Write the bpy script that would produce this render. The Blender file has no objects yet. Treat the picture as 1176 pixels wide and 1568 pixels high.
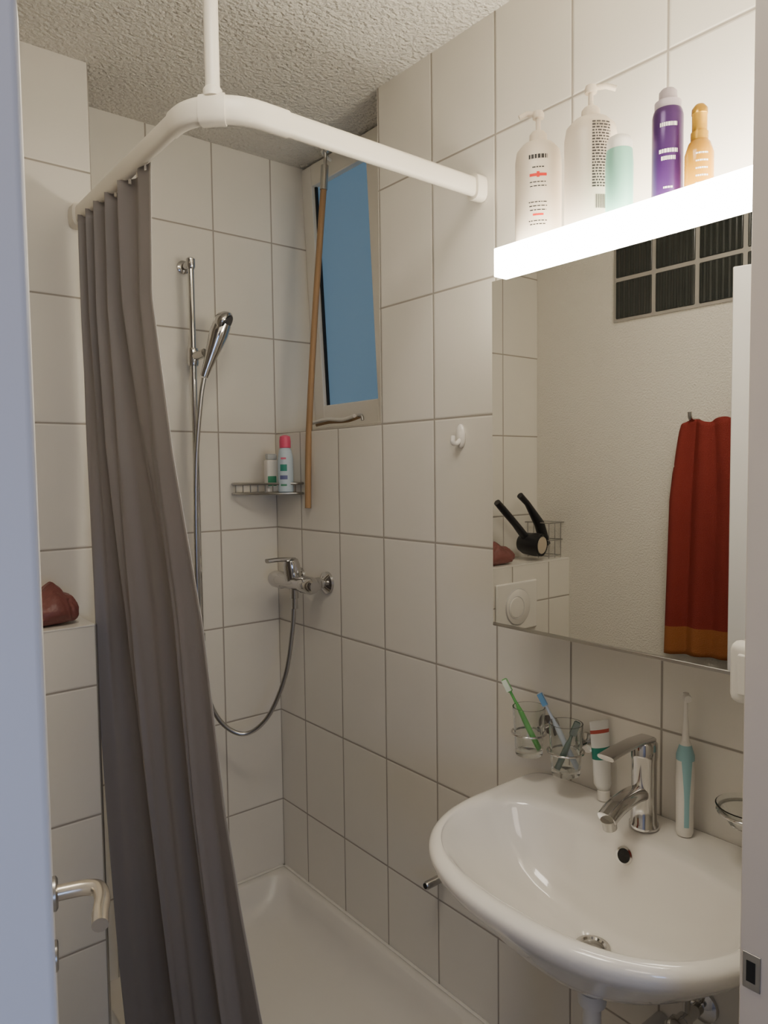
import bpy, bmesh, math, random
from mathutils import Vector, Matrix
random.seed(3)
C=bpy.context
def link(o):
    C.collection.objects.link(o); return o
# ---------------------------------------------------------------- materials
def pmat(name,col,rough=.5,metal=0,spec=.5,trans=0,ior=1.45,emis=None,es=0,coat=0,alpha=1,sub=0):
    m=bpy.data.materials.new(name); m.use_nodes=True
    b=m.node_tree.nodes['Principled BSDF']
    b.inputs['Base Color'].default_value=(*col,1)
    b.inputs['Roughness'].default_value=rough
    b.inputs['Metallic'].default_value=metal
    b.inputs['Specular IOR Level'].default_value=spec
    b.inputs['Transmission Weight'].default_value=trans
    b.inputs['IOR'].default_value=ior
    b.inputs['Coat Weight'].default_value=coat
    if sub:
        b.inputs['Subsurface Weight'].default_value=sub; b.inputs['Subsurface Radius'].default_value=(.02,.02,.02)
    if emis:
        b.inputs['Emission Color'].default_value=(*emis,1); b.inputs['Emission Strength'].default_value=es
    return m
def N(m,t,**k):
    n=m.node_tree.nodes.new(t)
    for a,v in k.items():
        if a.startswith('i_'): n.inputs[int(a[2:])].default_value=v
        else: setattr(n,a,v)
    return n
def L(m,a,b): m.node_tree.links.new(a,b)
def bumpy(m,scale,dist,strength=1,detail=3,kind='noise',colvar=0):
    b=m.node_tree.nodes['Principled BSDF']
    g=N(m,'ShaderNodeNewGeometry')
    t=N(m,'ShaderNodeTexNoise'); t.inputs['Scale'].default_value=scale; t.inputs['Detail'].default_value=detail
    L(m,g.outputs['Position'],t.inputs['Vector'])
    bp=N(m,'ShaderNodeBump'); bp.inputs['Distance'].default_value=dist; bp.inputs['Strength'].default_value=strength
    L(m,t.outputs['Fac'],bp.inputs['Height']); L(m,bp.outputs['Normal'],b.inputs['Normal'])
    return t
def tile_mat(name,axis,off,zoff=.45,w=.2,h=.3,gw=.0040,base=(.81,.775,.705),grout=(.37,.335,.29),rough=.28):
    m=pmat(name,base,rough); b=m.node_tree.nodes['Principled BSDF']
    g=N(m,'ShaderNodeNewGeometry'); s=N(m,'ShaderNodeSeparateXYZ'); L(m,g.outputs['Position'],s.inputs[0])
    def line(sock,off,w):
        a=N(m,'ShaderNodeMath',operation='SUBTRACT'); L(m,sock,a.inputs[0]); a.inputs[1].default_value=off
        p=N(m,'ShaderNodeMath',operation='PINGPONG'); L(m,a.outputs[0],p.inputs[0]); p.inputs[1].default_value=w/2
        return p.outputs[0]   # distance to nearest line
    d1=line(s.outputs[axis],off,w); d2=line(s.outputs[2],zoff,h)
    mn=N(m,'ShaderNodeMath',operation='MINIMUM'); L(m,d1,mn.inputs[0]); L(m,d2,mn.inputs[1])
    r=N(m,'ShaderNodeMapRange'); L(m,mn.outputs[0],r.inputs[0]); r.inputs[1].default_value=gw*.35; r.inputs[2].default_value=gw*.75
    n=N(m,'ShaderNodeTexNoise'); n.inputs['Scale'].default_value=5; L(m,g.outputs['Position'],n.inputs['Vector'])
    var=N(m,'ShaderNodeMixRGB'); var.inputs[1].default_value=(base[0]*.94,base[1]*.94,base[2]*.93,1); var.inputs[2].default_value=(*base,1); L(m,n.outputs['Fac'],var.inputs[0])
    mix=N(m,'ShaderNodeMixRGB'); L(m,r.outputs[0],mix.inputs[0]); mix.inputs[1].default_value=(*grout,1); L(m,var.outputs[0],mix.inputs[2])
    L(m,mix.outputs[0],b.inputs['Base Color'])
    rr=N(m,'ShaderNodeMapRange'); L(m,r.outputs[0],rr.inputs[0]); rr.inputs[3].default_value=.8; rr.inputs[4].default_value=rough; L(m,rr.outputs[0],b.inputs['Roughness'])
    n2=N(m,'ShaderNodeTexNoise'); n2.inputs['Scale'].default_value=22; n2.inputs['Detail'].default_value=2; L(m,g.outputs['Position'],n2.inputs['Vector'])
    r2=N(m,'ShaderNodeMapRange'); L(m,mn.outputs[0],r2.inputs[0]); r2.inputs[1].default_value=gw*.3; r2.inputs[2].default_value=gw*1.3
    ad=N(m,'ShaderNodeMath',operation='MULTIPLY_ADD'); L(m,n2.outputs['Fac'],ad.inputs[0]); ad.inputs[1].default_value=.35; L(m,r2.outputs[0],ad.inputs[2])
    bp=N(m,'ShaderNodeBump'); bp.inputs['Distance'].default_value=.0012; bp.inputs['Strength'].default_value=.7
    L(m,ad.outputs[0],bp.inputs['Height']); L(m,bp.outputs['Normal'],b.inputs['Normal'])
    return m
M_tR=tile_mat('tile_right',1,-.1443)
M_tB=tile_mat('tile_back',0,0)
M_tP=tile_mat('tile_shaft',0,-.62)
M_tX=tile_mat('tile_box',0,-.695)
M_tXs=tile_mat('tile_box_side',1,-.362)
M_ceil=pmat('ceiling_plaster',(.74,.71,.64),.9); bumpy(M_ceil,95,.012,1,2)
M_plas=pmat('wall_plaster',(.74,.71,.64),.9); bumpy(M_plas,170,.004,.8,2)
M_floor=tile_mat('floor_tile',0,0,base=(.42,.40,.37))
M_hall=pmat('hall_paint',(.55,.56,.6),.9)
M_cer=pmat('ceramic_white',(.84,.81,.755),.12,coat=.6)
M_tray=pmat('tray_enamel',(.76,.73,.67),.3)
M_white=pmat('white_paint',(.80,.77,.71),.35)
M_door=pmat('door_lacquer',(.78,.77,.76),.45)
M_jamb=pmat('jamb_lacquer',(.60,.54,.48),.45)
M_rod=pmat('rod_plastic',(.82,.77,.67),.35)
M_chrome=pmat('chrome',(.60,.59,.58),.09,1)
M_steel=pmat('steel_brushed',(.5,.49,.47),.28,1)
M_nickel=pmat('handle_nickel',(.70,.65,.57),.24,.95)
M_dark=pmat('dark_void',(.012,.012,.012),.5)
M_black=pmat('black_plastic',(.018,.018,.02),.35)
M_glass=pmat('clear_glass',(.95,.97,.96),.02,trans=1,ior=1.45)
M_mirror=pmat('mirror_silver',(.86,.86,.84),.0,1)
M_lamp=pmat('lamp_diffuser',(.9,.88,.82),.5,emis=(1,.91,.76),es=28)
M_wood=pmat('pole_wood',(.36,.22,.11),.5); bumpy(M_wood,60,.001,.5)
M_frame=pmat('window_frame_paint',(.88,.84,.76),.45)
M_pane_glow=pmat('frosted_pane_glow',(.10,.16,.22),.6,emis=(.14,.25,.36),es=.46)  # emission stands in for dusk light coming through the glass
M_curt=pmat('curtain_fabric',(.235,.213,.207),.42,spec=.5); bumpy(M_curt,900,.0004,.3)
M_hem=pmat('curtain_hem',(.42,.40,.385),.7)
M_towel=pmat('towel_terry',(.27,.045,.036),.95,spec=.1); bumpy(M_towel,500,.003,1)
M_towel2=pmat('towel_border',(.38,.14,.05),.95,spec=.1); bumpy(M_towel2,500,.003,1)
M_bag=pmat('bag_leather',(.21,.075,.065),.4); bumpy(M_bag,120,.002,.6)
M_gray=pmat('pipe_gray',(.62,.61,.6),.4)
M_block=pmat('glass_block_hall_dark',(.020,.024,.022),.2,coat=.3)  # near-black base puts the unlit hall behind the glass into the colour
g=N(M_block,'ShaderNodeTexWave'); g.inputs['Scale'].default_value=16; g.bands_direction='Y'
tc=N(M_block,'ShaderNodeNewGeometry'); L(M_block,tc.outputs['Position'],g.inputs['Vector'])
bq=N(M_block,'ShaderNodeBump'); bq.inputs['Distance'].default_value=.0024; L(M_block,g.outputs['Fac'],bq.inputs['Height']); L(M_block,bq.outputs['Normal'],M_block.node_tree.nodes['Principled BSDF'].inputs['Normal'])
M_joint=pmat('block_joint',(.36,.34,.31),.9)
# ---------------------------------------------------------------- geometry helpers
def mesh(name,V,F,mats,smooth=False,parent=None,fm=None):
    me=bpy.data.meshes.new(name); me.from_pydata([tuple(v) for v in V],[],F); me.update()
    bm=bmesh.new(); bm.from_mesh(me); bmesh.ops.recalc_face_normals(bm,faces=bm.faces); bm.to_mesh(me); bm.free()
    if not isinstance(mats,(list,tuple)): mats=[mats]
    for m in mats: me.materials.append(m)
    for p in me.polygons:
        p.use_smooth=smooth
    if fm:
        for p,i in zip(me.polygons,fm): p.material_index=i
    o=link(bpy.data.objects.new(name,me))
    if parent: o.parent=parent
    return o
def empty(name,parent=None):
    o=link(bpy.data.objects.new(name,None)); o.empty_display_size=.05
    if parent: o.parent=parent
    return o
def box(name,x0,x1,y0,y1,z0,z1,mat,bev=0,parent=None,seg=3):
    x0,x1=sorted((x0,x1)); y0,y1=sorted((y0,y1)); z0,z1=sorted((z0,z1))
    V=[(x,y,z) for x in(x0,x1) for y in(y0,y1) for z in(z0,z1)]
    F=[(0,1,3,2),(4,6,7,5),(0,4,5,1),(2,3,7,6),(0,2,6,4),(1,5,7,3)]
    o=mesh(name,V,F,mat,parent=parent)
    if bev:
        b=o.modifiers.new('bev','BEVEL'); b.width=bev; b.segments=seg
        for p in o.data.polygons: p.use_smooth=True
        w=o.modifiers.new('wn','WEIGHTED_NORMAL')
    return o
def lathe(name,prof,loc,mat,seg=40,axis=(0,0,1),parent=None,close=True,sx=1,sy=1,rot=0):
    V=[];F=[]; n=len(prof)
    for r,z in prof:
        for i in range(seg):
            a=2*math.pi*i/seg; V.append(Vector((r*math.cos(a)*sx,r*math.sin(a)*sy,z)))
    for j in range(n-1):
        for i in range(seg):
            F.append((j*seg+i,j*seg+(i+1)%seg,(j+1)*seg+(i+1)%seg,(j+1)*seg+i))
    if close:
        F.append(tuple(range(seg))[::-1]); F.append(tuple((n-1)*seg+i for i in range(seg)))
    q=Vector((0,0,1)).rotation_difference(Vector(axis).normalized()); Rz=Matrix.Rotation(rot,3,'Z')
    V=[q@(Rz@v)+Vector(loc) for v in V]
    o=mesh(name,V,F,mat,smooth=True,parent=parent)
    e=o.modifiers.new('es','EDGE_SPLIT'); e.split_angle=math.radians(40)
    return o
def catmull(P,n=10,closed=False):
    P=[Vector(p) for p in P]; out=[]; m=len(P)
    rng=range(m if closed else m-1)
    for i in rng:
        if closed: a,b,c,d=P[i-1],P[i],P[(i+1)%m],P[(i+2)%m]
        else: a=P[max(i-1,0)];b=P[i];c=P[i+1];d=P[min(i+2,m-1)]
        for k in range(n):
            t=k/n; out.append(.5*((2*b)+(c-a)*t+(2*a-5*b+4*c-d)*t*t+(3*b-a-3*c+d)*t**3))
    if not closed: out.append(P[-1])
    return out
def sweep(name,P,r,mat,seg=12,parent=None,closed=False,smooth_n=0,prof=None,radii=None):
    if smooth_n: P=catmull(P,smooth_n,closed)
    P=[Vector(p) for p in P]; m=len(P); V=[];F=[]
    if prof is None: prof=[(math.cos(2*math.pi*i/seg),math.sin(2*math.pi*i/seg)) for i in range(seg)]; sc=True
    else: sc=False
    s=len(prof); up=None
    for i in range(m):
        if closed: T=(P[(i+1)%m]-P[i-1]).normalized()
        else: T=(P[min(i+1,m-1)]-P[max(i-1,0)]).normalized()
        if up is None:
            ref=Vector((0,0,1)) if abs(T.z)<.95 else Vector((0,1,0))
            up=(ref-T*ref.dot(T)).normalized()
        else: up=(up-T*up.dot(T)).normalized()
        side=T.cross(up)
        if radii:
            ff=i*(len(radii)-1)/max(m-1,1); i0=min(int(ff),len(radii)-2); rr=radii[i0]+(radii[i0+1]-radii[i0])*(ff-i0)
        else: rr=(r if sc else 1)
        for a,b in prof: V.append(P[i]+side*a*rr+up*b*rr)
    for i in range(m if closed else m-1):
        for k in range(s):
            i2=(i+1)%m; F.append((i*s+k,i*s+(k+1)%s,i2*s+(k+1)%s,i2*s+k))
    if not closed:
        F.append(tuple(range(s))); F.append(tuple((m-1)*s+k for k in range(s)))
    o=mesh(name,V,F,mat,smooth=True,parent=parent)
    e=o.modifiers.new('es','EDGE_SPLIT'); e.split_angle=math.radians(50)
    return o
def rings(name,R,mat,parent=None,sub=1,cap0=True,cap1=True):
    s=len(R[0]); V=[v for r in R for v in r]; F=[]
    for j in range(len(R)-1):
        for i in range(s): F.append((j*s+i,j*s+(i+1)%s,(j+1)*s+(i+1)%s,(j+1)*s+i))
    if cap0: F.append(tuple(range(s))[::-1])
    if cap1: F.append(tuple((len(R)-1)*s+i for i in range(s)))
    o=mesh(name,V,F,mat,smooth=True,parent=parent)
    if sub: o.modifiers.new('s','SUBSURF').levels=sub; o.modifiers['s'].render_levels=sub
    return o
def patch(name,cx,cy,r,ac,wa,z0,z1,mat,parent=None,n=10,sx=1,sy=1):
    V=[];F=[]
    for i in range(n+1):
        a=ac-wa/2+wa*i/n
        for z in(z0,z1): V.append((cx+r*sx*math.cos(a),cy+r*sy*math.sin(a),z))
    for i in range(n): F.append((2*i,2*i+2,2*i+3,2*i+1))
    return mesh(name,V,F,mat,smooth=True,parent=parent)
ZC=2.507
WL=-1.418     # left wall plane
# ---------------------------------------------------------------- room shell
def multi(name,boxes,mat):
    V=[];F=[]
    for (x0,x1,y0,y1,z0,z1) in boxes:
        k=len(V); V+=[(x,y,z) for x in(x0,x1) for y in(y0,y1) for z in(z0,z1)]
        F+=[tuple(k+i for i in f) for f in [(0,1,3,2),(4,6,7,5),(0,4,5,1),(2,3,7,6),(0,2,6,4),(1,5,7,3)]]
    return mesh(name,V,F,mat)
multi('wall_right',[(0,.22,-1.81,-.54,0,ZC),(0,.22,-.54,0,0,1.65)],M_tR)
multi('wall_back',[(WL,.32,0,.1,0,ZC)],M_tB)
multi('wall_shaft',[(WL,-.62,-.21,-.0005,.24,ZC),(WL,-.694,-.21,-.0005,0,.24)],M_tP)
multi('wall_left',[(WL-.11,WL,-1.71,.1,0,ZC)],M_plas)
XL,XR=-1.161,-.472
multi('wall_front',[(WL-.11,XL-.02,-1.81,-1.711,0,ZC),(XR+.02,-.0005,-1.81,-1.711,0,ZC),(XL-.02,XR+.02,-1.81,-1.711,2.10,ZC)],M_plas)
multi('wall_hall',[(-2.0,-1.9,-3.3,-1.815,0,ZC),(.7,.8,-3.3,-1.815,0,ZC),(-2.0,.8,-3.4,-3.3,0,ZC),(-1.9,WL-.11,-1.9,-1.815,0,ZC),(.0,.7,-1.9,-1.815,0,ZC)],M_hall)
multi('ceiling',[(-2.0,.8,-3.4,.1,ZC,ZC+.1)],M_ceil)
multi('floor',[(-2.0,.8,-3.4,.1,-.1,0)],M_floor)
# door casing
d=empty('door_frame')
box('casing_left',XL-.07,XL,-1.825,-1.811,0,2.15,M_door,.003,d)
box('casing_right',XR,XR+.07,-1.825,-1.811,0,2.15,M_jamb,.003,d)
box('casing_head',XL,XR,-1.825,-1.811,2.08,2.15,M_door,.003,d)
box('jamb_left',XL-.0195,XL,-1.8105,-1.705,0,2.08,M_door,.002,d)
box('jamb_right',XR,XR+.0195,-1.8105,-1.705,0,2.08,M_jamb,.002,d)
box('jamb_head',XL-.0195,XR+.0195,-1.8105,-1.705,2.0805,2.0995,M_door,.002,d)
box('strike_plate',XR-.0015,XR+.001,-1.727,-1.709,.992,1.030,M_steel,.0006,d)
box('strike_hole',XR-.002,XR+.0,-1.722,-1.713,1.000,1.022,M_dark,0,d)
# ---------------------------------------------------------------- door leaf
d=empty('door_1')
hx,hy=-1.150,-1.695; tx,ty=-1.0,-1.162
dl=Vector((tx-hx,ty-hy,0)); Ld=dl.length; ang=math.atan2(dl.y,dl.x)
leaf=box('leaf',0,Ld,0,.04,.012,2.024,M_door,.003,d)   # local x along leaf, +y = room side (left)
def at(o): o.location=(hx,hy,0); o.rotation_euler=(0,0,ang)
at(leaf)
ZH=1.074
for sgn,nm,y0 in((-1,'hall',0.),(1,'room',.04)):
    xh=Ld-.055
    P=[(xh,y0,ZH),(xh,y0+sgn*.022,ZH),(xh-.002,y0+sgn*.036,ZH),(xh-.010,y0+sgn*.047,ZH-.000),(xh-.030,y0+sgn*.050,ZH-.001),(xh-.052,y0+sgn*.047,ZH-.003),(xh-.070,y0+sgn*.046,ZH-.006)]
    at(sweep('lever_'+nm,P,.0085,M_nickel,14,d,smooth_n=6)) 
    at(lathe('rose_'+nm,[(.0,0),(.018,0),(.018,.004),(.015,.006),(0,.006)],(xh,y0,ZH),M_steel,32,(0,sgn,0),d))
    at(lathe('key_rose_'+nm,[(.0,0),(.016,0),(.016,.003),(.014,.004),(0,.004)],(xh,y0,ZH-.07),M_steel,32,(0,sgn,0),d))
# ---------------------------------------------------------------- window
w=empty('window_1')
def fr(x,z): return x+(2.5-z)*.048      # sash tilts into the room at the top
def slab(name,y0,y1,z0,z1,dx0,dx1,mat,bev=.003):
    x=.115
    V=[(fr(x,z)+dx,y,z) for dx in(dx0,dx1) for y in(y1,y0) for z in(z0,z1)]
    F=[(0,1,3,2),(4,6,7,5),(0,4,5,1),(2,3,7,6),(0,2,6,4),(1,5,7,3)]
    o=mesh(name,V,F,mat,parent=w)
    if bev: b=o.modifiers.new('b','BEVEL'); b.width=bev; b.segments=2
    return o
slab('frame_stile_left',-.001,-.055,1.672,2.500,0,.045,M_frame)
slab('frame_stile_right',-.338,-.40,1.672,2.500,0,.045,M_frame)
slab('frame_rail_top',-.055,-.338,2.435,2.500,0,.045,M_frame)
slab('frame_rail_bottom',-.055,-.338,1.672,1.742,0,.045,M_frame)
slab('dark_gap_left',-.055,-.063,1.742,2.435,.012,.04,M_dark,0)  # near-black strip standing in for the dark gap beside the pane
slab('pane',-.060,-.335,1.74,2.437,.02,.026,M_pane_glow,0)
slab('fixed_side',-.40,-.539,1.652,2.505,.01,.05,M_frame)
slab('fixed_sill',-.001,-.539,1.651,1.672,-.02,.06,M_frame)
box('niche_backing',.24,.26,-.54,0,1.65,2.507,M_frame,0,w)
t=empty('window_tongs')
sweep('arm_a',[(.10,-.06,1.683),(.095,-.15,1.690),(.09,-.24,1.683),(.085,-.31,1.690)],.006,M_frame,8,t,smooth_n=6)
sweep('arm_b',[(.105,-.08,1.676),(.10,-.16,1.68),(.095,-.26,1.678),(.09,-.33,1.686)],.0045,M_wood,8,t,smooth_n=6)
sweep('spring',[(.088,-.325,1.69),(.085,-.345,1.688),(.085,-.35,1.675)],.005,M_steel,8,t,smooth_n=6)
p=empty('window_pole')
P=[(-.016,-.206,1.418),(-.004,-.199,1.63),(.02,-.202,1.95),(.045,-.215,2.28),(.052,-.223,2.39)]
sweep('shaft',P,.0095,M_wood,12,p,smooth_n=8)
sweep('ferrule',[(.050,-.221,2.36),(.054,-.224,2.43)],.0115,M_steel,12,p)
sweep('hook',[(.054,-.224,2.42),(.055,-.226,2.455),(.045,-.235,2.475),(.035,-.25,2.468),(.04,-.26,2.455)],.005,M_steel,8,p,smooth_n=6)
sweep('bracket',[(.10,-.19,2.468),(.055,-.21,2.475),(.055,-.25,2.475),(.10,-.262,2.468)],.005,M_frame,8,p,smooth_n=4)
# ---------------------------------------------------------------- shower rail
r=empty('shower_curtain_rail')
def rr(h,wd,n=16,e=3.):
    out=[]
    for i in range(n):
        a=2*math.pi*i/n; c,s=math.cos(a),math.sin(a)
        out.append((math.copysign(abs(c)**(2/e),c)*wd/2,math.copysign(abs(s)**(2/e),s)*h/2))
    return out
ZR=2.145; RX,RY,RB=-.660,-.905,.11
arc=[]
for i in range(17):
    a=math.radians(180+90*i/16); arc.append((RX+RB+RB*math.cos(a),RY+RB+RB*math.sin(a),ZR))
sweep('rail',[(RX,-.212,ZR-.008)]+arc+[(-.002,RY,ZR)],1,M_rod,prof=rr(.042,.022),parent=r)
sweep('corner_sleeve',[(RX,RY+RB+.015,ZR)]+arc+[(RX+RB+.05,RY,ZR)],1,M_rod,prof=rr(.046,.026),parent=r)
sweep('tee_sleeve',arc[6:11],1,M_rod,prof=rr(.052,.030),parent=r)
sweep('wall_flange_right',[(-.03,RY,ZR),(-.001,RY,ZR)],1,M_rod,prof=rr(.056,.036),parent=r)
sweep('wall_flange_back',[(RX,-.245,ZR-.008),(RX,-.211,ZR-.008)],1,M_rod,prof=rr(.056,.036),parent=r)
mx,my=arc[8][0],arc[8][1]
lathe('ceiling_post',[(0,0),(.0125,0),(.0125,ZC-ZR-.02)],(mx,my,ZR+.018),M_rod,24,parent=r)
lathe('post_collar',[(0,0),(.0165,0),(.0165,.012),(.0135,.016),(0,.016)],(mx,my,ZR+.02),M_rod,24,parent=r)
lathe('ceiling_flange',[(0,0),(.035,0),(.03,-.008),(.014,-.012),(0,-.012)],(mx,my,ZC-.0005),M_rod,24,parent=r)
# ---------------------------------------------------------------- curtain
def interp(T,z):
    T=sorted(T,key=lambda a:-a[0])
    if z>=T[0][0]: return T[0][1:]
    for a,b in zip(T,T[1:]):
        if z>=b[0]:
            t=(a[0]-z)/(a[0]-b[0]); return tuple(x+(y-x)*t for x,y in zip(a[1:],b[1:]))
    return T[-1][1:]
FE=[(2.116,-.655,-.66),(1.882,-.645,-.622),(1.56,-.63,-.668),(1.226,-.60,-.715),(.846,-.575,-.742),(.652,-.56,-.771),(.443,-.545,-.814),(.20,-.525,-.86)]
BE=[(2.11,-.664,-.245),(1.6,-.664,-.235),(1.25,-.664,-.27),(.9,-.660,-.30),(.4,-.652,-.315),(.2,-.643,-.315)]
c=empty('shower_curtain')
nu,nv=280,90; V=[];F=[];fm=[]
def sm(x): x=max(0,min(1,x)); return x*x*(3-2*x)
for j in range(nv+1):
    v=j/nv; z=2.122-(2.122-.231)*v
    fx,fy=interp(FE,z); bx,by=interp(BE,z)
    ddx,ddy=fx-bx,fy-by; ln=math.hypot(ddx,ddy); nx,ny=-ddy/ln,ddx/ln
    g=sm(v*1.5)
    for i in range(nu+1):
        u=i/nu
        w1=2*math.pi*(7.6*(u-.18*u*u*u)+.15*math.sin(5*u))
        w2=2*math.pi*(3.9*(u-.22*u**3)+.20*math.sin(2.0*v+5*u)+.1)
        s1=math.sin(w1)+.3*math.sin(w1*.5+1)
        s2=math.sin(w2)+.30*math.sin(w2*1.73+1.5*v+.6)+.22*math.sin(w2*2.9+2.2*v+2)+.08*math.sin(w2*6.3+5*v)
        end=min(1,(1-u)*4.2+.06)*min(1,u*7+.25)
        d1=(1-g)*.015*s1*end; d2=g*(.025+.007*v)*s2*end
        k=((1-g)*.007*math.cos(w1)+g*.017*math.cos(w2))*min(1,(1-u)*5)*min(1,u*8)
        dd=d1+d2
        V.append((bx+ddx*u+nx*dd-(ddx/ln)*k,by+ddy*u+ny*dd-(ddy/ln)*k,z))
for j in range(nv):
    for i in range(nu):
        a=j*(nu+1)+i; F.append((a,a+1,a+nu+2,a+nu+1)); fm.append(1 if i>=nu-4 else 0)
cu=mesh('fabric',V,F,[M_curt,M_hem],smooth=True,parent=c,fm=fm)
so=cu.modifiers.new('so','SOLIDIFY'); so.thickness=.0012
for i in range(10):
    u=i/9; y=-.26-.38*u
    sweep('glider_%d'%(i+1),[(RX+.004,y,2.112),(RX+.004,y,2.128)],.003,M_rod,8,c)
# ---------------------------------------------------------------- shower tray
def rrect(x0,x1,y0,y1,rad,z,n=8):
    out=[]
    for cx,cy,a0 in((x1-rad,y1-rad,0),(x0+rad,y1-rad,90),(x0+rad,y0+rad,180),(x1-rad,y0+rad,270)):
        for i in range(n+1):
            a=math.radians(a0+90*i/n); out.append(Vector((cx+rad*math.cos(a),cy+rad*math.sin(a),z)))
    return out
x0,x1,y0,y1=-.691,-.001,-.93,-.001
R=[rrect(x0,x1,y0,y1,.004,.0005),rrect(x0,x1,y0,y1,.004,.218),rrect(x0+.002,x1-.001,y0+.002,y1-.001,.005,.225),rrect(x0+.006,x1-.002,y0+.006,y1-.002,.006,.227),
   rrect(x0+.022,x1-.028,y0+.04,y1-.028,.05,.227),rrect(x0+.025,x1-.033,y0+.045,y1-.033,.05,.223),rrect(x0+.035,x1-.048,y0+.06,y1-.048,.07,.185),rrect(x0+.05,x1-.068,y0+.08,y1-.068,.09,.150),rrect(x0+.12,x1-.11,y0+.13,y1-.11,.10,.136),rrect(x0+.25,x1-.25,y0+.38,y1-.38,.05,.130)]
tr=empty('shower_tray')
o=rings('basin',R,M_tray,tr,0)
lathe('drain_cover',[(0,0),(.045,0),(.045,.003),(.035,.006),(0,.006)],(-.34,-.66,.131),M_chrome,32,parent=tr)
box('seal_strip_back',-.618,-.002,-.012,-.0008,.227,.2295,M_white,.001,tr)
box('seal_strip_right',-.010,-.0008,-.93,-.002,.227,.2295,M_white,.001,tr)
# ---------------------------------------------------------------- cistern box
b=empty('cistern_enclosure')
bo=multi('carcass',[(WL+.001,-.695,-.362,-.211,0,1.186)],[M_tX,M_tXs]); bo.parent=b
for pp in bo.data.polygons:
    if abs(pp.normal.x)>.9: pp.material_index=1
box('ledge_top',WL+.001,-.694,-.363,-.211,1.186,1.190,M_white,.001,b)
box('edge_profile',-.697,-.692,-.365,-.360,.0,1.191,M_steel,.001,b)
PX=-1.109
box('flush_plate',PX-.107,PX+.107,-.374,-.3625,.96,1.132,M_white,.006,b)
for i,(rad,th) in enumerate(((.062,.006),(.038,.009))):
    lathe('flush_button_%d'%(i+1),[(0,0),(rad,0),(rad,th*.6),(rad-.004,th),(0,th)],(PX+.014*i,-.374,1.045),M_white,40,(0,-1,0),b)
for i,rad in enumerate((.064,.0395)):
    rg=[(PX+.014*i+rad*math.cos(a),-.3745-.006*i,1.045+rad*math.sin(a)) for a in [2*math.pi*q/40 for q in range(40)]]
    sweep('button_gap_%d'%(i+1),rg,.0014,M_gray,6,b,closed=True)
t=empty('toilet')
def ell(cx,cy,a,bb,z,n=36,e=2.3):
    out=[]
    for i in range(n):
        an=2*math.pi*i/n; c_,s_=math.cos(an),math.sin(an)
        out.append(Vector((cx+a*math.copysign(abs(c_)**(2/e),c_),cy+bb*math.copysign(abs(s_)**(2/e),s_),z)))
    return out
tx0=-1.075
rings('bowl',[ell(tx0,-.50,.09,.13,.11),ell(tx0,-.52,.12,.155,.16),ell(tx0,-.57,.155,.205,.28),ell(tx0,-.60,.178,.235,.38),ell(tx0,-.60,.182,.238,.41),ell(tx0,-.60,.176,.232,.42),ell(tx0,-.62,.13,.18,.418),ell(tx0,-.62,.11,.15,.34),ell(tx0,-.6,.04,.05,.25)],M_cer,t,1)
rings('seat',[ell(tx0,-.60,.183,.235,.422),ell(tx0,-.60,.186,.238,.43),ell(tx0,-.60,.183,.235,.438)],M_white,t,1)
rings('lid',[ell(tx0,-.60,.183,.235,.440),ell(tx0,-.60,.186,.238,.448),ell(tx0,-.60,.180,.232,.458),ell(tx0,-.60,.12,.16,.463)],M_white,t,1)
def pouch(name,cx,cy,cz,lx,ly,lz,seed):
    bm=bmesh.new(); bmesh.ops.create_icosphere(bm,subdivisions=5,radius=1)
    from mathutils import noise
    for v in bm.verts:
        c_=v.co; e=lambda q:math.copysign(abs(q)**.5,q)
        n=noise.noise(c_*1.6+Vector((seed,0,0)))*.12+noise.noise(c_*4.5+Vector((seed,3,0)))*.06
        x_,y_,z_=e(c_.x),e(c_.y),e(c_.z)
        tp=1-.6*max(0,z_)
        peak=max(0,z_)*max(0,.5-abs(x_-.15))*1.3
        fold=.05*math.sin(9*x_+3*z_)*max(0,z_)
        v.co=Vector((x_*(1+n)*lx*(1-.12*max(0,z_)),y_*(1+n+fold)*ly*tp,max(z_*(.92+n*.6)+peak+fold,-1)*lz))
    me=bpy.data.meshes.new(name); bm.to_mesh(me); bm.free(); me.materials.append(M_bag)
    for q in me.polygons:q.use_smooth=True
    o=link(bpy.data.objects.new(name,me)); o.location=(cx,cy,cz+lz); return o
pouch('toiletry_bag',-.775,-.29,1.1905,.055,.055,.038,1.)
pouch('toiletry_bag',-1.075,-.30,1.1905,.065,.045,.033,4.)
SX=-.13
k=empty('wire_basket')
for z in(1.20,1.26,1.325):
    q=(z-1.2)*.12
    sweep('ring_%d'%int(z*1000),[(-1.27+SX,-.335-q,z),(-1.20+q+SX,-.335-q,z),(-1.20+q+SX,-.235,z),(-1.27+SX,-.235,z)],.002,M_steel,8,k,closed=True)
for i,(x,y) in enumerate([(-1.27,-.335),(-1.235,-.335),(-1.20,-.335),(-1.20,-.285),(-1.20,-.235),(-1.235,-.235),(-1.27,-.235)]):
    sweep('wire_%d'%(i+1),[(x+SX,y,1.1915),(x+SX,y,1.325)],.0015,M_steel,6,k)
h=empty('hair_dryer')
lathe('nozzle',[(.0,.0),(.030,.0),(.036,.005),(.041,.0),(.043,.02),(.040,.07),(.030,.09),(0,.092)],(-1.135+SX,-.355,1.248),M_black,36,(0.15,1,0.05),h)
lathe('grille',[(0,-.001),(.031,-.001),(.031,.001),(0,.001)],(-1.135+SX,-.356,1.248),pmat('grille_tan',(.55,.47,.36),.5),36,(0.15,1,0.05),h)
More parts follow.
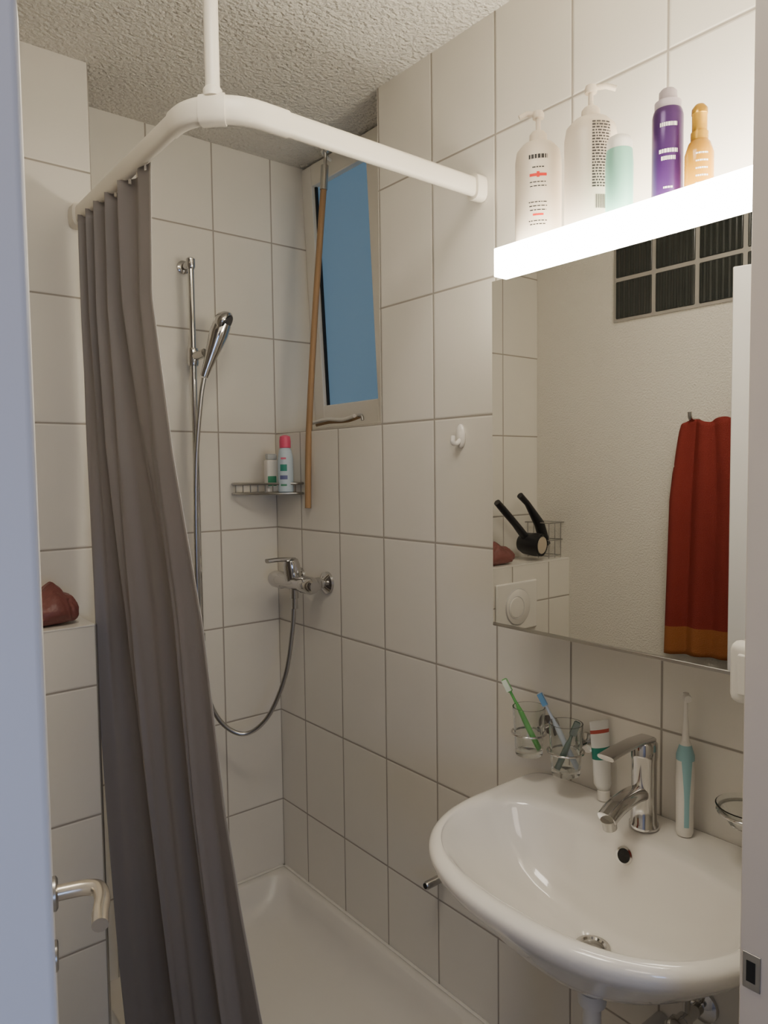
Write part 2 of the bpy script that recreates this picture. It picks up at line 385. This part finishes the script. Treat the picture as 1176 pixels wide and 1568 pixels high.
sweep('handle',[(-1.12+SX,-.30,1.265),(-1.05+SX,-.30,1.33),(-.985+SX,-.30,1.385),(-.955+SX,-.30,1.41)],.013,M_black,12,h,radii=[.016,.013,.013,.012])
h=empty('hair_brush')
sweep('handle',[(-1.235+SX,-.29,1.24),(-1.20+SX,-.29,1.32),(-1.13+SX,-.29,1.40),(-1.09+SX,-.29,1.43)],.011,M_black,12,h,radii=[.02,.02,.011,.012])
# ---------------------------------------------------------------- towel
t=empty('hanging_towel')
nu,nv=70,50; V=[];F=[];fm=[]
def layer(off,zb,y0b,y1b,sd):
    base=len(V)
    for j in range(nv+1):
        v=j/nv; z=1.672-(1.672-zb)*v
        sp=.72+.28*min(1,v*3)**.7
        for i in range(nu+1):
            u=i/nu; yc=-.90; y=yc+(y0b+(y1b-y0b)*u-yc)*sp*(.86+.14*v)
            x=WL+.012+off+.012*math.sin(2*math.pi*(3.3*u)+sd+v)*(.6+.4*v)+.004*math.sin(17*u+sd)
            edge=(abs(2*u-1)**4)
            V.append((x,y,z-.02*edge*(1-v)*(1 if v<.2 else .0)+(0.02*u*v)+.008*math.sin(9*u+sd)*(1-v)))
    for j in range(nv):
        for i in range(nu):
            a=base+j*(nu+1)+i; F.append((a,a+1,a+nu+2,a+nu+1)); fm.append(1 if j>nv*.875 else 0)
layer(.024,.915,-.782,-1.08,0); layer(.006,.985,-.79,-1.09,2.)
o=mesh('cloth',V,F,[M_towel,M_towel2],smooth=True,parent=t,fm=fm)
s=o.modifiers.new('s','SOLIDIFY'); s.thickness=.008
sweep('wall_hook',[(WL+.001,-.860,1.675),(WL+.03,-.860,1.675),(WL+.052,-.860,1.68),(WL+.057,-.860,1.70)],.007,M_chrome,10,t,smooth_n=5)
# ---------------------------------------------------------------- glass blocks
g=empty('glass_block_panel')
box('mortar',WL-.0005,WL+.006,-1.455,-.55,2.032,2.458,M_joint,0,g)
for i in range(6):
    for j in range(3):
        y=-.560-.15*i; z=2.042+.140*j
        box('block_%d_%d'%(i+1,j+1),WL-.0005,WL+.010,y-.136,y,z,z+.127,M_block,.004,g)
# ---------------------------------------------------------------- mirror cabinet + lamp
m=empty('mirror_cabinet')
box('carcass',-.181,-.0008,-1.70,-1.104,1.241,1.877,M_white,.001,m)
box('mirror_front',-.185,-.1812,-1.70,-1.102,1.2375,1.877,M_mirror,0,m)
box('bottom_rail',-.1865,-.179,-1.70,-1.102,1.231,1.2370,M_steel,.001,m)
l=empty('wall_lamp_shelf')
box('diffuser',-.202,-.0008,-1.705,-1.122,1.879,1.930,M_lamp,.002,l)
# ---------------------------------------------------------------- slide bar + hand shower
s=empty('hand_shower_set')
bx,by=-.300,-.055
lathe('bar',[(0,0),(.009,0),(.009,1.10),(0,1.10)],(bx,by,1.035),M_chrome,20,parent=s)
for nm,z in(('top',2.125),('bottom',1.045)):
    sweep('bracket_'+nm,[(bx,-.0008,z),(bx,by-.006,z)],.010,M_chrome,16,s)
    lathe('bracket_cap_'+nm,[(0,-.014),(.010,-.016),(.013,-.010),(.013,.012),(.009,.016),(0,.016)],(bx,by,z),M_chrome,20,parent=s)
    lathe('bracket_rose_'+nm,[(0,0),(.019,0),(.019,.006),(.012,.01),(0,.01)],(bx,-.0008,z),M_chrome,24,(0,-1,0),s)
lathe('slider',[(0,-.025),(.014,-.025),(.016,-.018),(.016,.018),(.014,.025),(0,.025)],(bx,by,1.86),M_chrome,20,parent=s)
sweep('holder',[(bx,by,1.86),(bx+.01,by-.03,1.865),(bx+.015,by-.045,1.868)],.013,M_chrome,14,s)
hb=Vector((-.290,-.10,1.800)); ht=Vector((-.243,-.128,1.950))
P=[hb,hb.lerp(ht,.25),hb.lerp(ht,.5),hb.lerp(ht,.75),ht]
sweep('handset_grip',P,.012,M_chrome,20,s,smooth_n=5,radii=[.011,.014,.018,.023,.027,.026])
ax=Vector((.50,-.50,-.45)).normalized()
hc=ht+Vector((.004,-.004,.004))
lathe('handset_head',[(0,-.026),(.018,-.024),(.029,-.012),(.033,.0),(.033,.005),(.030,.009),(0,.009)],hc,M_chrome,32,ax,s)
lathe('spray_face',[(0,.0092),(.028,.0092),(.026,.012),(0,.0125)],hc,M_black,32,ax,s)
sh=empty('shower_hose')
P=[hb+Vector((0,0,-.004)),(-.300,-.095,1.73),(-.314,-.085,1.55),(-.318,-.08,1.3),(-.316,-.08,1.05),(-.305,-.09,.90),(-.27,-.105,.80),(-.21,-.135,.755),(-.15,-.17,.80),(-.105,-.20,.92),(-.085,-.213,1.05),(-.078,-.218,1.152)]
sweep('hose',P,.0068,M_steel,12,sh,smooth_n=10)
lathe('hose_nut',[(0,0),(.010,0),(.009,.03),(0,.03)],(-.077,-.218,1.124),M_chrome,16,parent=sh)
# ---------------------------------------------------------------- shower mixer
s=empty('shower_mixer')
X,Z=-.072,1.200; YC=-.205
lathe('body',[(0,-.115),(.016,-.115),(.021,-.108),(.0255,-.095),(.026,-.06),(.022,-.045),(.022,.045),(.026,.06),(.0255,.1),(.022,.112),(.014,.118),(0,.118)],(X,YC,Z),M_chrome,32,(0,1,0),s)
for i,y in enumerate((-.13,-.28)):
    lathe('escutcheon_%d'%(i+1),[(0,0),(.033,0),(.032,.008),(.022,.016),(.015,.02),(.015,.06),(0,.06)],(-.0008,y,Z),M_chrome,32,(-1,0,0),s)
    lathe('union_nut_%d'%(i+1),[(0,0),(.019,0),(.019,.018),(0,.018)],(-.03,y,Z),M_chrome,6,(-1,0,0),s)
lathe('cartridge_dome',[(0,0),(.023,0),(.025,.02),(.025,.045),(.021,.060),(.010,.066),(0,.067)],(X,YC,Z+.008),M_chrome,32,(-.12,0,1),s)
sweep('lever',[(X+.005,YC,Z+.068),(X-.03,YC,Z+.071),(X-.06,YC,Z+.072),(X-.088,YC,Z+.071)],1,M_chrome,prof=rr(.013,.022,12,2.5),parent=s)
lathe('hose_outlet',[(0,0),(.012,0),(.012,.03),(0,.03)],(-.077,-.218,1.155),M_chrome,20,parent=s)
# ---------------------------------------------------------------- corner basket + bottles
k=empty('corner_wire_shelf')
def tri2(z,s_):
    return [(-.008,-.008,z),(-.162*s_,-.008,z),(-.165*s_,-.03,z),(-.12*s_,-.085,z),(-.085*s_,-.125*s_,z),(-.035,-.168*s_,z),(-.008,-.168*s_,z)]
for z in(1.462,1.492): sweep('rim_%d'%int(z*1000),catmull(tri2(z,1),1,True),.0038,M_steel,8,k,closed=True)
for i in range(9):
    t_=i/8; x=-.162+.127*t_; y=-.03-.138*t_
    sweep('post_%d'%(i+1),[(x,y,1.462),(x,y,1.492)],.0022,M_steel,6,k)
for i in range(8):
    x=-.02-.018*i; yb=-.03-.138*(x+.162)/.127 if x<-.035 else -.168
    sweep('slat_%d'%(i+1),[(x,-.008,1.462),(x,yb,1.462)],.002,M_steel,6,k)
bt=empty('shampoo_bottle')
box('body',-.090,-.050,-.100,-.075,1.4655,1.565,M_white,.006,bt)
box('cap',-.086,-.054,-.098,-.078,1.565,1.583,pmat('cap_grey',(.55,.57,.55),.4),.004,bt)
box('label_print',-.0895,-.060,-.1006,-.1000,1.485,1.515,pmat('label_green',(.05,.25,.14),.5),0,bt)
bt=empty('shower_gel_bottle')
lathe('body',[(0,0),(.020,0),(.0235,.004),(.0235,.10),(.019,.128),(.011,.138),(0,.138)],(-.050,-.138,1.4655),pmat('gel_blue_white',(.55,.66,.74),.35),32,parent=bt)
lathe('cap',[(0,0),(.017,0),(.0175,.02),(.0155,.034),(.007,.038),(0,.038)],(-.050,-.138,1.600),pmat('cap_pink',(.75,.10,.20),.35),28,parent=bt)
for i,(a,z,wd,hh,cc) in enumerate([(3.9,1.53,.9,.02,(.04,.28,.22)),(3.9,1.505,1.0,.012,(.15,.17,.35)),(3.9,1.485,.8,.006,(.1,.3,.2)),(3.9,1.565,.7,.006,(.75,.2,.3))]):
    patch('print_%d'%i,-.050,-.138,.0241,a,wd,z,z+hh,pmat('ink%d'%i,cc,.5),bt)
# ---------------------------------------------------------------- small wall items
hk=empty('wall_hook')
rings('plate',[ell(0,0,.014,.028,0,24,2),ell(0,0,.014,.028,.004,24,2),ell(0,0,.011,.024,.008,24,2)],M_cer,hk,0)
sweep('peg',[(0,-.010,.005),(0,-.018,.018),(0,-.014,.028),(0,.0,.027)],.0060,M_cer,10,hk,smooth_n=6)
hk.matrix_world=Matrix(((0,0,-1,-.0008),(1,0,0,-.837),(0,1,0,1.606),(0,0,0,1)))
hk=empty('robe_peg')
lathe('peg',[(0,0),(.010,0),(.010,.062),(.007,.066),(0,.066)],(-.0008,-.770,.521),M_steel,20,(-1,0,0),hk)
lathe('peg_cap',[(0,0),(.007,0),(.007,.001),(0,.001)],(-.067,-.770,.521),M_dark,20,(-1,0,0),hk)
# ---------------------------------------------------------------- sink
s=empty('wash_basin')
YS=-1.352
def sring(W,pf,pb,z,nf=2.35,nb=6,n=72,tilt=0):
    out=[]; p0=pb+(pf-pb)*.40
    for i in range(n):
        a=2*math.pi*i/n; c_,s_=math.cos(a),math.sin(a)
        e=2/(nf if s_>=0 else nb)
        q=W*math.copysign(abs(c_)**(2/(nf if s_>=0 else nb)),c_)
        pp=p0+(pf-p0)*abs(s_)**e if s_>=0 else p0-(p0-pb)*abs(s_)**e
        out.append(Vector((-pp,YS-q,z)))
    return out
R=[sring(.04,.265,.18,.708,2,2),sring(.09,.295,.12,.713,2.2,3),sring(.155,.335,.05,.737,2.3,5),sring(.215,.375,.01,.778,2.3,8),sring(.262,.418,.001,.826,2.35,9),sring(.287,.445,.001,.853,2.35,10),sring(.296,.457,.001,.872,2.35,10),sring(.294,.456,.001,.885,2.35,10),
   sring(.284,.446,.003,.8915,2.35,10),sring(.272,.434,.012,.892,2.35,8),sring(.262,.423,.102,.889,2.5,3.2),sring(.255,.415,.110,.882,2.5,3),sring(.246,.405,.116,.868,2.5,3),sring(.225,.380,.128,.828,2.4,2.8),sring(.185,.340,.148,.786,2.3,2.5),sring(.13,.300,.172,.756,2.2,2.2),sring(.06,.262,.198,.744,2,2),sring(.030,.258,.198,.742,2,2),sring(.027,.255,.201,.732,2,2)]
rings('bowl',R,M_cer,s,1)
lathe('drain_ring',[(.019,0),(.028,0),(.028,.002),(.022,.003),(.019,0.)],(-.228,YS-.005,.7435),M_chrome,32,parent=s,close=False)
lathe('drain_plug',[(0,0),(.020,0),(.020,.002),(.010,.004),(0,.004)],(-.228,YS-.005,.738),M_steel,32,parent=s)
lathe('overflow_hole',[(0,0),(.013,0),(.013,.0012),(0,.0012)],(-.1205,YS+.006,.855),M_dark,28,(-1,0,.32),s)
lathe('overflow_ring',[(.012,0),(.0155,0),(.0155,.0015),(.012,.0018)],(-.1205,YS+.006,.855),M_chrome,28,(-1,0,.32),s,close=False)
pl=empty('sink_trap')
lathe('tailpiece',[(0,0),(.017,0),(.017,.030),(.022,.031),(.022,.045),(0,.045)],(-.222,YS,.664),M_chrome,28,parent=pl)
lathe('trap_nut',[(0,0),(.023,0),(.024,.008),(.023,.022),(0,.022)],(-.222,YS,.643),M_gray,28,parent=pl)
sweep('trap_pipe',[(-.222,YS,.650),(-.222,YS,.50),(-.222,YS,.42),(-.20,YS,.375),(-.16,YS,.375),(-.14,YS,.42),(-.14,YS,.47),(-.11,YS,.50),(-.002,YS,.50)],.015,M_gray,18,pl,smooth_n=6)
for i,y in enumerate((-1.428,-1.28)):
    v=empty('angle_valve')
    lathe('rose',[(0,0),(.030,0),(.029,.006),(.014,.014),(0,.014)],(-.0008,y,.575),M_chrome,28,(-1,0,0),v)
    lathe('stem',[(0,0),(.010,0),(.010,.05),(.014,.05),(.014,.07),(0,.07)],(-.01,y,.575),M_chrome,24,(-1,0,0),v)
    lathe('knob',[(0,0),(.016,0),(.019,.006),(.019,.022),(.014,.028),(0,.028)],(-.075,y,.575),M_chrome,10,(-1,0,0),v)
    sweep('riser',[(-.055,y,.58),(-.055,y,.60),(-.053,y,.64),(-.05,y,.69)],.006,M_steel,10,v,smooth_n=6)
# ---------------------------------------------------------------- basin tap
t=empty('basin_mixer_tap')
TX,TY=-.066,-1.350; TZ=.8925
lathe('base',[(0,0),(.0255,0),(.0255,.006),(.0225,.010),(.0215,.05),(.0215,.120),(.0225,.126),(.0225,.150),(.019,.156),(0,.158)],(TX,TY,TZ),M_chrome,36,parent=t)
sweep('spout',[(TX,TY,TZ+.062),(TX-.04,TY,TZ+.066),(TX-.085,TY,TZ+.060),(TX-.114,TY,TZ+.048)],1,M_chrome,prof=rr(.026,.034,20,2.6),parent=t,smooth_n=5)
lathe('aerator',[(0,0),(.012,0),(.013,.018),(0,.018)],(TX-.104,TY,TZ+.030),M_steel,24,(-.3,0,1),t)
sweep('lever',[(TX+.012,TY,TZ+.157),(TX-.03,TY,TZ+.160),(TX-.08,TY,TZ+.158),(TX-.118,TY,TZ+.154)],1,M_chrome,prof=rr(.009,.032,16,3),parent=t)
# ---------------------------------------------------------------- tumblers
def tumbler(name,y,z0,z1,ci):
    e=empty(name); x=-.072
    ro=.033
    lathe('glass',[(0,0),(ro*.80,0),(ro*.84,.003),(ro,z1-z0),(ro-.0022,z1-z0),(ro*.84-.004,.012),(0,.010)],(x,y,z0),M_glass,36,parent=e)
    ring=[(x+(ro*.98+.002)*math.cos(a),y+(ro*.98+.002)*math.sin(a),z0+.045) for a in [2*math.pi*i/32 for i in range(32)]]
    sweep('holder_ring',ring,.0022,M_chrome,8,e,closed=True)
    sweep('holder_arm',[(x+ro+.001,y,z0+.045),(-.003,y,z0+.045)],.005,M_chrome,10,e)
    lathe('holder_rose',[(0,0),(.02,0),(.02,.006),(0,.009)],(-.0008,y,z0+.045),M_chrome,24,(-1,0,0),e)
tumbler('tumbler_glass',-1.095,.948,1.046,0)
tumbler('tumbler_glass',-1.186,.936,1.036,1)
def toothbrush(a,b,col,bcol,name='toothbrush'):
    e=empty(name); a=Vector(a); b=Vector(b); d_=(b-a).normalized()
    m1=pmat('brush_'+name,col,.3); m2=pmat('bristle',bcol,.8)
    sweep('handle',[a,a.lerp(b,.4),a.lerp(b,.65),a.lerp(b,.85),b],.004,m1,10,e,smooth_n=5,radii=[.0055,.006,.0055,.003,.0028,.005])
    side=Vector((-.75,-.6,0)); side=(side-d_*side.dot(d_)).normalized()
    P0=b-d_*.004; V=[];u2=d_.cross(side)
    q=[P0+side*s1*1+d_*s2+u2*s3 for s1 in(.002,.012) for s2 in(-.012,.013) for s3 in(-.005,.005)]
    o=mesh('bristles',q,[(0,1,3,2),(4,6,7,5),(0,4,5,1),(2,3,7,6),(0,2,6,4),(1,5,7,3)],m2,parent=e)
    q=[P0+side*s1*1+d_*s2+u2*s3 for s1 in(-.002,.003) for s2 in(-.014,.015) for s3 in(-.0062,.0062)]
    o=mesh('head',q,[(0,1,3,2),(4,6,7,5),(0,4,5,1),(2,3,7,6),(0,2,6,4),(1,5,7,3)],m1,parent=e); bb=o.modifiers.new('b','BEVEL'); bb.width=.002
toothbrush((-.060,-1.112,.961),(-.078,-1.040,1.082),(.14,.50,.12),(.75,.85,.7))
toothbrush((-.060,-1.205,.950),(-.072,-1.128,1.072),(.55,.62,.70),(.15,.35,.60))
toothbrush((-.090,-1.180,.950),(-.060,-1.200,1.030),(.10,.16,.14),(.25,.3,.28),'razor')
t=empty('toothpaste_tube')
tb=Vector((-.030,-1.243,.8925))
lathe('cap',[(0,0),(.012,0),(.012,.018),(.009,.02),(0,.02)],tb,M_white,24,parent=t)
Rg=[]
for zz,a_,b_ in((.02,.011,.011),(.03,.017,.015),(.06,.018,.013),(.10,.0195,.008),(.14,.021,.0025),(.152,.021,.0015)):
    rg=[]
    for i in range(28):
        an=2*math.pi*i/28; qx,qy=a_*math.cos(an),b_*math.sin(an)
        ro=math.radians(-22); rg.append(tb+Vector((qx*math.cos(ro)-qy*math.sin(ro)-zz*.02,qx*math.sin(ro)+qy*math.cos(ro)+zz*.06,zz)))
    Rg.append(rg)
M_paste=pmat('tube_print',(.75,.76,.73),.35)
bP=M_paste.node_tree.nodes['Principled BSDF']
gg=N(M_paste,'ShaderNodeNewGeometry'); ss=N(M_paste,'ShaderNodeSeparateXYZ'); L(M_paste,gg.outputs['Position'],ss.inputs[0])
cr=N(M_paste,'ShaderNodeValToRGB'); mr=N(M_paste,'ShaderNodeMapRange'); L(M_paste,ss.outputs[2],mr.inputs[0]); mr.inputs[1].default_value=.912; mr.inputs[2].default_value=1.045; L(M_paste,mr.outputs[0],cr.inputs[0])
cr.color_ramp.interpolation='CONSTANT'; els=cr.color_ramp.elements
els[0].position=0; els[0].color=(.78,.78,.75,1); els[1].position=.45; els[1].color=(.02,.22,.16,1)
for ps,cc in((.62,(.78,.78,.75,1)),(.82,(.5,.10,.08,1)),(.87,(.78,.78,.75,1))): q=els.new(ps); q.color=cc
L(M_paste,cr.outputs[0],bP.inputs['Base Color'])
rings('tube',Rg,M_paste,t,0)
t=empty('electric_toothbrush')
ex,ey,ez=-.040,-1.412,.8925
lathe('body',[(0,0),(.0125,0),(.0145,.006),(.0145,.05),(.0155,.10),(.0145,.135),(.0095,.160),(.006,.168),(0,.169)],(ex,ey,ez),M_white,32,parent=t)
M_teal=pmat('teal_rubber',(.30,.52,.55),.4)
def gripx(z): return .0147 if z<.05 else .0147+(.0009*(z-.05)/.05 if z<.1 else .0009-.001*(z-.1)/.035)
V=[];F=[]
zs=[.018+i*.0066 for i in range(19)]
for zq in zs:
    wd=.55+.75*max(0,(zq-.06)/.08)**1.5
    for i in range(9):
        a=3.85-wd/2+wd*i/8; rq=gripx(zq)+.0006; V.append((ex+rq*math.cos(a),ey+rq*math.sin(a),ez+zq))
for j in range(len(zs)-1):
    for i in range(8): F.append((j*9+i,j*9+i+1,(j+1)*9+i+1,(j+1)*9+i))
mesh('grip_panel',V,F,M_teal,True,t)
lathe('collar',[(.0098,0),(.0152,-.018),(.0152,-.026)],(ex,ey,ez+.159),M_teal,32,parent=t,close=False)
lathe('neck',[(0,0),(.0065,0),(.0050,.02),(.0032,.05),(.0032,.065),(.005,.072),(.005,.082),(0,.083)],(ex,ey,ez+.167),M_white,20,parent=t)
lathe('brush_head',[(0,0),(.0065,0),(.0068,.004),(.006,.014),(0,.014)],(ex-.002,ey-.002,ez+.243),M_white,20,(-.75,-.6,0),t)
t=empty('soap_dish')
sx_,sy_,sz_=-.070,-1.535,.985
ring=[(sx_+.046*math.cos(a),sy_+.046*math.sin(a),sz_) for a in [2*math.pi*i/36 for i in range(36)]]
sweep('ring',ring,.003,M_chrome,8,t,closed=True)
lathe('dish',[(0,-.022),(.03,-.02),(.045,.004),(.05,.010),(.048,.011),(.043,.005),(.028,-.016),(0,-.018)],(sx_,sy_,sz_),M_glass,36,parent=t)
sweep('arm',[(sx_+.046,sy_,sz_),(-.003,sy_,sz_)],.005,M_chrome,10,t)
lathe('rose',[(0,0),(.02,0),(.02,.006),(0,.009)],(-.0008,sy_,sz_),M_chrome,24,(-1,0,0),t)
t=empty('light_switch')
box('body',-.215,-.187,-1.655,-1.565,1.200,1.288,M_white,.013,t)
box('rocker',-.219,-.212,-1.64,-1.58,1.215,1.272,M_white,.003,t)
# ---------------------------------------------------------------- bottles on shelf
ZS=1.9305; CA=3.82
def pump(e,x,y,z,r0,mat,hdir=-1,ln=.04,h=.05):
    lathe('pump_collar',[(0,0),(r0,0),(r0,.014),(r0*.75,.019),(0,.019)],(x,y,z),mat,24,parent=e)
    lathe('pump_stem',[(0,0),(.0045,0),(.0045,h-.012),(0,h-.012)],(x,y,z+.015),mat,16,parent=e)
    lathe('pump_top',[(0,0),(.010,0),(.011,.006),(.009,.012),(0,.013)],(x,y,z+h-.006),mat,20,parent=e)
    dv=Vector((.66,-.75,0)).normalized()*hdir
    o=Vector((x,y,z+h+.002))
    sweep('pump_spout',[o,o+dv*ln*.6+Vector((0,0,.002)),o+dv*ln+Vector((0,0,-.004))],.0048,mat,12,e)
M_cream=pmat('bottle_cream',(.66,.58,.47),.35); M_ink=pmat('ink_dark',(.02,.018,.018),.5); M_red=pmat('ink_red',(.55,.02,.01),.5)
M_txt=pmat('print_text',(.04,.035,.035),.5)
def text_rows(e,x,y,r,ca,rows,mat):
    for z0_,hh,ww in rows:
        a=-ww
        while a<ww:
            l=random.uniform(.05,.16); l=min(l,ww-a)
            if l>.02: patch('print',x,y,r,ca+a+l/2,l,z0_,z0_+hh,mat,e,3)
            a+=l+.035
e=empty('pump_bottle')
x,y=-.120,-1.158
lathe('body',[(0,0),(.038,0),(.042,.004),(.042,.160),(.039,.178),(.029,.190),(.016,.196),(0,.197)],(x,y,ZS),M_cream,48,parent=e)
pump(e,x,y,ZS+.195,.016,M_cream,-1,.034,.050)
text_rows(e,x,y,.0424,CA,[(ZS+.152,.0075,.40)],M_ink)
text_rows(e,x,y,.0424,CA,[(ZS+.136,.002,.25),(ZS+.110,.0018,.35),(ZS+.103,.0018,.35),(ZS+.075,.0018,.4),(ZS+.068,.0018,.38),(ZS+.061,.0018,.35),(ZS+.042,.0018,.4),(ZS+.036,.0018,.35)],M_ink)
patch('red_band',x,y,.0424,CA,.72,ZS+.121,ZS+.126,M_red,e); patch('red_mark',x,y,.0424,CA,.12,ZS+.119,ZS+.129,M_red,e); patch('red_low',x,y,.0424,CA,.45,ZS+.052,ZS+.0555,M_red,e)
e=empty('pump_bottle')
x,y=-.112,-1.266
lathe('body',[(0,0),(.041,0),(.0445,.004),(.0445,.166),(.0415,.184),(.030,.196),(.016,.201),(0,.202)],(x,y,ZS),M_cream,48,parent=e)
pump(e,x,y,ZS+.200,.016,M_cream,1,.042,.050)
text_rows(e,x,y,.0449,CA+.35,[(ZS+.176-i*.0048,.0026,.36) for i in range(23)],M_txt)
for i in range(12):
    patch('barcode',x,y,.0449,CA+.12+i*.04,.016+.01*(i%2),ZS+.035,ZS+.058,M_ink,e,2)
e=empty('deodorant_bottle')
x,y=-.157,-1.352
lathe('body',[(0,0),(.0195,0),(.0215,.003),(.022,.085),(.0205,.106),(0,.107)],(x,y,ZS),pmat('pale_mint',(.22,.48,.37),.35),36,parent=e)
lathe('cap',[(0,0),(.020,0),(.020,.012),(.017,.020),(.010,.024),(0,.024)],(x,y,ZS+.106),M_white,32,parent=e)
e=empty('spray_can')
x,y=-.120,-1.414
M_pur=pmat('can_purple',(.055,.018,.10),.28,metal=.3)
lathe('body',[(0,0),(.021,0),(.0235,.003),(.0235,.146),(.0215,.154),(.0205,.156),(0,.156)],(x,y,ZS),M_pur,36,parent=e)
lathe('cap',[(0,0),(.020,0),(.020,.012),(.014,.016),(.0135,.028),(.010,.032),(0,.032)],(x,y,ZS+.156),pmat('cap_greypurple',(.38,.33,.36),.4),32,parent=e)
text_rows(e,x,y,.0238,CA-.1,[(ZS+.124,.006,.55),(ZS+.084,.006,.6),(ZS+.073,.006,.45),(ZS+.030,.003,.3)],M_white)
e=empty('hair_oil_bottle')
x,y=-.120,-1.466
M_gold=pmat('oil_gold',(.45,.25,.03),.25,metal=.6); M_oil=pmat('oil_amber',(.42,.20,.008),.15)
lathe('body',[(0,0),(.019,0),(.021,.003),(.021,.072),(.016,.088),(.0115,.093),(0,.093)],(x,y,ZS),M_oil,36,parent=e)
lathe('cap',[(0,0),(.0128,0),(.0128,.012),(.011,.013),(.011,.038),(.0118,.039),(.0115,.047),(.007,.053),(0,.054)],(x,y,ZS+.092),M_gold,30,parent=e)
text_rows(e,x,y,.0213,CA,[(ZS+.022+i*.011,.0025,.42) for i in range(5)],M_white)
# ---------------------------------------------------------------- lights
def area(name,loc,target,size,power,col):
    ld=bpy.data.lights.new(name,'AREA'); ld.energy=power; ld.color=col; ld.size=size
    o=link(bpy.data.objects.new(name,ld)); o.location=loc
    o.rotation_euler=(Vector(target)-Vector(loc)).to_track_quat('-Z','Y').to_euler(); return o
area('hall_daylight',(-1.25,-2.75,1.25),(-1.25,-1.8,.9),.4,3.8,(.34,.52,1))
area('hall_jamb_fill',(-1.55,-2.55,2.2),(-.45,-1.75,1.3),.5,4,(1,.86,.72))  # unseen warm fill added to brighten the right jamb and the room
area('ceiling_fill',(-.85,-1.35,2.48),(-.85,-1.30,0),.35,6.5,(1,.91,.77))  # fill added out of view to brighten the room, not a fixture
W=bpy.data.worlds.new('world'); C.scene.world=W; W.use_nodes=True
W.node_tree.nodes['Background'].inputs[0].default_value=(.15,.3,.6,1); W.node_tree.nodes['Background'].inputs[1].default_value=.3
# ---------------------------------------------------------------- camera
yaw,pit,rol=[math.radians(v) for v in (39.089,3.341,.733)]
Fv=Vector((math.sin(yaw)*math.cos(pit),math.cos(yaw)*math.cos(pit),-math.sin(pit)))
Rr=Vector((math.cos(yaw),-math.sin(yaw),0)); U=Rr.cross(Fv)
R2=math.cos(rol)*Rr-math.sin(rol)*U; U2=math.cos(rol)*U+math.sin(rol)*Rr
cd=bpy.data.cameras.new('camera'); cam=link(bpy.data.objects.new('camera',cd))
cam.matrix_world=Matrix(((R2.x,U2.x,-Fv.x,-1.2142),(R2.y,U2.y,-Fv.y,-2.0418),(R2.z,U2.z,-Fv.z,1.5309),(0,0,0,1)))
cd.sensor_fit='HORIZONTAL'; cd.sensor_width=36; cd.lens=36*1115.4/1176; cd.clip_start=.02
C.scene.camera=cam
